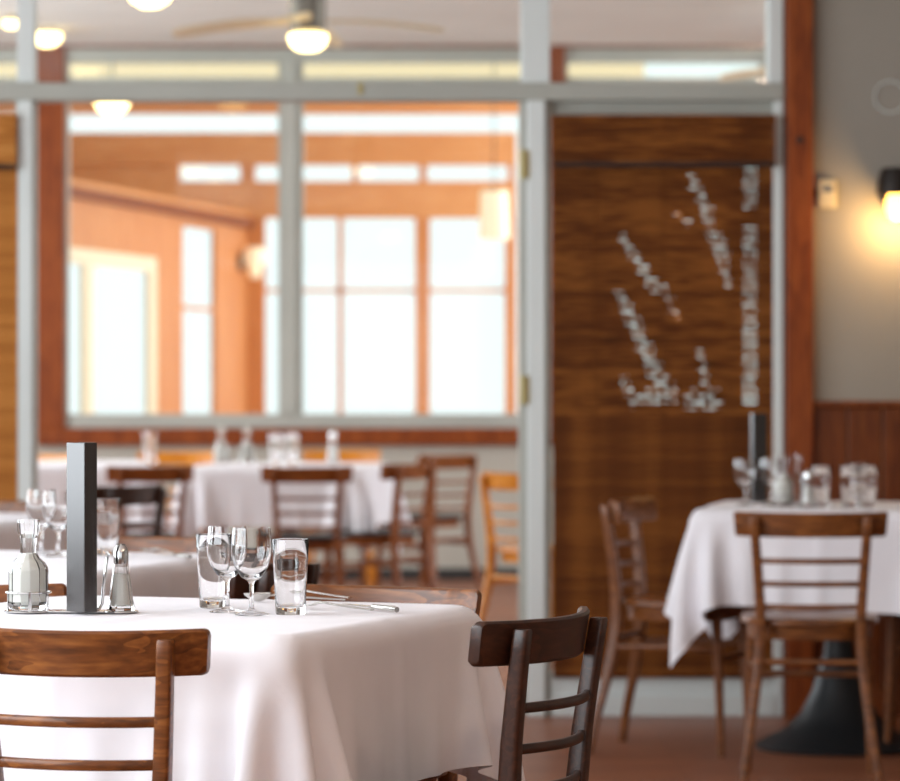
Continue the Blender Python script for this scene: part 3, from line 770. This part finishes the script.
def cloth_mesh(a, c, seed, rot):
    n = 61
    P = drape(a, c, n, seed, rot)
    # pressed fold lines through the middle of the cloth
    mid = n//2
    Nn = np.zeros_like(P)
    du = np.gradient(P, axis=0); dv = np.gradient(P, axis=1); Nn = np.cross(du, dv); Nn /= np.linalg.norm(Nn, axis=-1, keepdims=True)+1e-9
    P[mid, :] += Nn[mid, :]*.0035; P[:, mid] += Nn[:, mid]*.0035
    m = MB(); m.v = [tuple(p) for p in P.reshape(-1, 3)]
    m.f = [(i*n+j, (i+1)*n+j, (i+1)*n+j+1, i*n+j+1) for i in range(n-1) for j in range(n-1)]
    me = D.meshes.new('tablecloth'); me.from_pydata(m.v, [], m.f); me.materials.append(M['cloth'])
    me.polygons.foreach_set('use_smooth', [True]*len(me.polygons))
    return me
CL = [cloth_mesh(HALF+.004, .69, 3, R(1.2)), cloth_mesh(HALF+.004, .715, 11, R(-2))]
def base_meshes():
    top = MB()
    q = HALF-.03
    top.box(-q, q, -q, q, TH-.035, TH-.006)
    col = MB().lathe([(0, .3), (.05, .3), (.04, .38), (.036, .55), (.036, .70), (.06, .735), (0, .735)], 28)
    foot = MB().lathe([(0, 0), (.262, 0), (.268, .012), (.24, .03), (.18, .058), (.125, .11), (.085, .19), (.062, .27), (.05, .30), (0, .30)], 40)
    arm = MB().box(-.28, .28, -.025, .025, .735, TH-.036)
    return {'table_top': top.mesh('table_top', M['chair'], False), 'column': col.mesh('column', M['iron']), 'foot': foot.mesh('foot', M['iron']), 'support_bar': arm.mesh('support_bar', M['iron'], False)}
TM = base_meshes()
def table(x, y, rot, where, ci=0, spin=0):
    r = empty('dining_table', (x, y, 0), R(rot)); tag(r, 'square pedestal table with black iron foot ' + where, 'table', 'square pedestal tables')
    for n, me in TM.items(): link(n, me, r)
    o = link('tablecloth', CL[ci]); o.location = (x, y, TH); o.rotation_euler = (0, 0, R(rot+90*spin))
    s = o.modifiers.new('smooth', 'SUBSURF'); s.levels = 1; s.render_levels = 1
    tag(o, 'white linen tablecloth ' + where, 'tablecloth', 'white tablecloths')
    return r
YAW1 = -22
A1 = Vector((-.252, 5.49)); e1 = Vector((math.sin(R(22)), math.cos(R(22)))); e2 = Vector((-math.cos(R(22)), math.sin(R(22))))
C1 = A1+(e1+e2)*HALF
table(C1.x, C1.y, YAW1, 'in the foreground', 0, 0)
A2 = Vector((-.75, 7.32)); f1 = Vector((math.sin(R(18)), math.cos(R(18)))); f2 = Vector((-math.cos(R(18)), math.sin(R(18))))
C2 = A2+(f1+f2)*HALF
table(C2.x, C2.y, -18, 'directly behind the foreground table at left', 1, 1)
table(-1.60, 10.3, -28, 'at the left edge, third row back', 0, 2)
C3 = Vector((1.25, 11.25))
table(C3.x, C3.y, -11, 'beside the taupe wall at right', 1, 0)
table(px(290, 16.75), 16.75, -10, 'in the middle of the porch room', 0, 1)
table(px(62, 17.1), 17.1, 8, 'at the left of the porch room', 1, 2)

# ------------------------------------------------------------------ table ware
ZT = TH+.0015
def prep(mb, name, mat, **k): return mb.mesh(name, mat, **k)
WG = prep(MB().lathe([(0, 0), (.030, 0), (.031, .0012), (.026, .003), (.010, .006), (.0045, .012), (.0036, .03), (.0036, .050), (.006, .057), (.018, .065), (.0285, .080), (.0345, .100), (.0352, .118), (.0338, .136), (.0325, .149),
                      (.0316, .149), (.0329, .136), (.0342, .118), (.0335, .101), (.0272, .082), (.016, .0685), (0, .064)], 40), 'bowl', M['glass'], angle=60)
TG = prep(MB().lathe([(0, .0), (.0235, 0), (.0255, .002), (.0262, .02), (.0300, .09), (.0322, .128), (.0315, .1295), (.0306, .128), (.0283, .09), (.0240, .022), (.021, .014), (0, .012)], 36), 'body', M['glass'], angle=50)
def at(x, y): d = F*(H-TH)/(y-YH); return px(x, d), d
def wine_glass(x, y, label, group):
    o = link('wine_glass', WG); X, d = at(x, y); o.location = (X, d, ZT); tag(o, label, 'wine glass', group); return o
def tumbler(x, y, label, group, s=1):
    o = link('tumbler', TG); X, d = at(x, y); o.location = (X, d, ZT); o.scale = (s, s, s); tag(o, label, 'glass', group); return o
GW, GT = 'stemmed wine glasses', 'clear water tumblers'
wine_glass(227, 613, 'left wine glass of the foreground pair', GW)
wine_glass(251.5, 615.5, 'right wine glass of the foreground pair, beside the tumbler', GW)
tumbler(290.5, 615.5, 'clear tumbler in the foreground beside the cutlery', GT)
tumbler(214, 608.5, 'clear tumbler behind the left foreground wine glass', GT)
wine_glass(41, 554.5, 'left blurred wine glass behind the cruet', GW)
wine_glass(58, 557, 'right blurred wine glass behind the cruet, beside the menu', GW)
tumbler(107, 556, 'clear tumbler right of the upright menu on the second table', GT)
wine_glass(745, 506, 'wine glass left of the black menu on the right hand table', GW)
wine_glass(771, 505.5, 'wine glass in front of the black menu on the right hand table', GW)
tumbler(821, 507.5, 'single tumbler beside the salt on the right hand table', GT)
tumbler(850, 508, 'left tumbler of the trio on the right hand table', GT)
tumbler(859, 504, 'rear tumbler of the trio on the right hand table', GT)
tumbler(868, 507.5, 'right tumbler of the trio on the right hand table', GT)
tumbler(276, 466, 'left tumbler on the middle porch table', GT, 1.15)
tumbler(292, 465, 'right tumbler on the middle porch table', GT, 1.15)
tumbler(150, 463, 'tumbler on the left porch table', GT, 1.15)

# cruet: faceted bottle with filling
def cruet_meshes():
    k = 12
    out = [(0, 0), (.030, 0), (.033, .004), (.0345, .012), (.0345, .066), (.0335, .073), (.028, .082), (.019, .090), (.0145, .098), (.0148, .124), (.0185, .132), (.0195, .150), (.0190, .156), (.0165, .156), (.0165, .150), (.0150, .134), (.0118, .124), (.0118, .098), (.0165, .0885), (.0255, .079), (.0308, .0705), (.0318, .064), (.0318, .014), (.028, .008), (0, .007)]
    body = MB().lathe(out, k).mesh('bottle', M['glass'], smooth=False)
    fill = MB().lathe([(0, .0085), (.0275, .0095), (.0312, .016), (.0312, .063), (.0302, .069), (.025, .077), (.016, .0865), (.0112, .097), (.0, .097)], k)
    return body, fill.mesh('filling', M['dressing'], smooth=False), fill.mesh('filling', M['amber'], smooth=False)
CB, CF, CFA = cruet_meshes()
def cruet(x, y, label, rot=.2, amber=False, s=1):
    X, d = at(x, y)
    r = empty('cruet', (X, d, ZT+.0044), rot); tag(r, label, 'bottle', 'glass cruets'); r.scale = (s, s, s)
    link('bottle', CB, r); link('filling', CFA if amber else CF, r)
    return r
def shaker(x, y, label, s=1):
    X, d = at(x, y)
    r = empty('salt_shaker', (X, d, ZT+.0044)); tag(r, label, 'shaker', 'glass salt shakers'); r.scale = (s, s, s)
    MB().lathe([(0, 0), (.0235, 0), (.0245, .003), (.021, .018), (.0175, .045), (.0135, .074), (.0122, .085), (.0108, .085), (.0118, .074), (.0158, .045), (.019, .018), (.0205, .007), (0, .006)], 10).build('glass_body', M['glass'], r, smooth=False)
    MB().lathe([(0, .0075), (.0195, .0085), (.0185, .017), (.0155, .044), (.0135, .062), (0, .064)], 20).build('salt', M['salt'], r)
    MB().lathe([(.0126, .080), (.0130, .086), (.0130, .100), (.011, .108), (.006, .1135), (0, .1145)], 20).build('cap', M['chrome'], r)
    cap_ = [c for c in COL.objects if c.parent == r and c.name.startswith('cap')][0]
    for q in range(6):
        a = q*math.pi/3
        MB().lathe([(0, .002), (.0014, .0015), (.0016, 0)], 8, (.006*math.cos(a), .006*math.sin(a), .1125)).build('hole', M['black'], cap_)
    return r
def menu(x, y, rot, label, hgt=.29):
    X, d = at(x, y)
    r = empty('menu_folder', (X, d, ZT+.0044), R(rot)); tag(r, label, 'menu', 'upright menu folders')
    w_, t = .048, .028
    B(-w_/2, w_/2, -t/2, -t/2+.003, 0, hgt).build('cover', M['leather'], r, bevel=.001)
    B(-w_/2, w_/2, t/2-.003, t/2, 0, hgt).build('cover', M['leather'], r, bevel=.001)
    m = MB()
    m.sweep([(w_/2, 0, 0), (w_/2, 0, hgt)], [(.0035, t/2)]*2, (1, 0, 0), (0, 1, 0), k=16, p=3); m.build('spine', M['leather'], r)
    for q in range(6):
        yq = -t/2+.005+q*.0028
        B(-w_/2+.002, w_/2-.002, yq, yq+.0016, .002, hgt-.004).build('page', M['paper'], r)
    return r
def caddy(pts, label):
    """chrome caddy: base discs under bottle and shaker, flat bar, ring, uprights and carrying wire"""
    (x0, y0), (x1, y1) = pts
    v = Vector((x1-x0, y1-y0)); L = v.length
    r = empty('condiment_caddy', (x0, y0, ZT+.0008), math.atan2(v.y, v.x)); tag(r, label, 'caddy', 'chrome condiment caddies')
    MB().lathe([(0, 0), (.041, 0), (.042, .001), (.040, .0028), (0, .003)], 36).build('base_disc', M['chrome'], r)
    MB().lathe([(0, 0), (.029, 0), (.030, .001), (.029, .0028), (0, .003)], 32, (L, 0, 0)).build('base_disc', M['chrome'], r)
    B(.038, L-.026, -.024, .024, .0004, .0026).build('base_bar', M['chrome'], r, bevel=.0008)
    ringp = [(.0385*math.cos(a), .0385*math.sin(a), .034) for a in [2*math.pi*i/40 for i in range(40)]]
    MB().tube(ringp, .0019, 8, closed=True).build('ring', M['chrome'], r)
    for a in (-75, 45, 165):
        MB().sweep([(.0392*math.cos(R(a)), .0392*math.sin(R(a)), .002), (.0392*math.cos(R(a)), .0392*math.sin(R(a)), .036)], [(.003, .001)]*2, (-math.sin(R(a)), math.cos(R(a)), 0), (math.cos(R(a)), math.sin(R(a)), 0), k=8).build('upright', M['chrome'], r)
    hx = L-.034
    MB().tube([(hx-.012, 0, .003), (hx-.004, 0, .006), (hx+.001, 0, .016), (hx+.004, 0, .05), (hx+.009, 0, .09), (hx+.012, 0, .099), (hx+.010, -.004, .104)], .0028, 8).build('carrying_wire', M['chrome'], r)
    return r
c0, c1 = at(28.5, 613), at(121, 613.5)
caddy((c0, c1), 'chrome condiment caddy on the foreground table')
cruet(28.5, 613, 'faceted glass cruet of white dressing on the foreground table')
shaker(121, 613.5, 'glass salt shaker with chrome cap on the foreground table')
menu(81.5, 615, -46, 'tall black menu folder standing in the foreground caddy')
c0, c1 = at(783, 507), at(808, 508)
caddy((c0, c1), 'chrome condiment caddy on the right hand table')
cruet(783, 507, 'faceted cruet of white dressing on the right hand table')
cruet(797, 504.5, 'amber vinegar cruet behind the white one on the right hand table', .5, True)
shaker(808, 508, 'white salt shaker on the right hand table')
menu(759, 504.5, 198, 'tall black menu folder standing on the right hand table')
cruet(221, 464.5, 'left white bottle on the middle porch table', .1, s=1.1)
cruet(247, 464, 'second white bottle on the middle porch table', .3, s=1.1)
shaker(333, 464, 'large white shaker on the middle porch table', 1.35)

# cutlery
def cutlery(kind, p0, p1, label, zo=0):
    a, b = Vector(at(*p0)), Vector(at(*p1)); v = b-a
    r = empty(kind, (a.x, a.y, ZT+zo), math.atan2(v.y, v.x)); r.scale = (1, 1, 1.5); tag(r, label, kind.replace('_', ' '), 'steel cutlery')
    L = .19
    if kind == 'table_knife':
        MB().sweep([(0, 0, .004), (.02, 0, .0045), (.09, 0, .004), (.098, 0, .003)], [(.0045, .003), (.0055, .0035), (.0045, .003), (.003, .002)], (0, 1, 0), (0, 0, 1), k=12, p=2.5).build('handle', M['silver'], r)
        MB().sweep([(.096, 0, .0035), (.105, 0, .0035), (.17, .001, .003), (.195, .004, .003), (.205, .006, .003)], [(.004, .0011), (.0085, .001), (.0095, .0008), (.007, .0006), (.001, .0005)], (0, 1, 0), (0, 0, 1), k=10, p=2.2).build('blade', M['silver'], r)
    elif kind == 'table_fork':
        MB().sweep([(0, 0, .002), (.03, 0, .003), (.09, 0, .006), (.115, 0, .0075), (.128, 0, .006), (.138, 0, .004)], [(.006, .001), (.0055, .001), (.003, .0013), (.0028, .0014), (.009, .0011), (.0105, .0009)], (0, 1, 0), (0, 0, 1), k=10, p=2.4).build('handle', M['silver'], r)
        for q in range(4):
            y = -.0084+.0056*q
            MB().sweep([(.137, y, .004), (.155, y, .0028), (.175, y*.95, .0035), (.186, y*.9, .006)], [(.0017, .0009), (.0016, .0008), (.0014, .0008), (.0006, .0005)], (0, 1, 0), (0, 0, 1), k=8).build('tine', M['silver'], r)
    else:
        MB().sweep([(0, 0, .002), (.03, 0, .003), (.09, 0, .006), (.125, 0, .0085), (.135, 0, .0075)], [(.0065, .001), (.0055, .001), (.003, .0013), (.003, .0014), (.004, .0012)], (0, 1, 0), (0, 0, 1), k=10, p=2.4).build('handle', M['silver'], r)
        m = MB(); nu, nv = 10, 20
        for lay in (0, -.0012):
            for i in range(nu+1):
                f = i/nu
                for j in range(nv):
                    t = 2*math.pi*j/nv
                    m.v.append((.158+.026*f*math.cos(t), .0165*f*math.sin(t)*(1+.12*math.cos(t)), .0105-.009*(1-f*f)+lay))
        o = (nu+1)*nv
        for lay in (0, o):
            for i in range(nu):
                for j in range(nv):
                    q = (lay+i*nv+j, lay+i*nv+(j+1) % nv, lay+(i+1)*nv+(j+1) % nv, lay+(i+1)*nv+j)
                    m.f.append(q)
        for j in range(nv): m.f.append((nu*nv+j, nu*nv+(j+1) % nv, o+nu*nv+(j+1) % nv, o+nu*nv+j))
        m.build('spoon_bowl', M['silver'], r)
    return r
cutlery('table_spoon', (345, 602), (262, 602.5), 'steel spoon behind the foreground tumbler')
cutlery('table_knife', (397, 614), (322, 604), 'steel knife at the right of the foreground setting')
cutlery('table_fork', (372, 613), (300, 609), 'steel fork beside the knife in the foreground', .001)
cutlery('table_fork', (350, 600), (305, 597.5), 'steel fork at the back of the foreground setting')
cutlery('table_knife', (190, 560), (140, 554), 'steel knife on the second table behind the salt shaker')
cutlery('table_fork', (178, 556), (132, 551.5), 'steel fork on the second table behind the salt shaker')
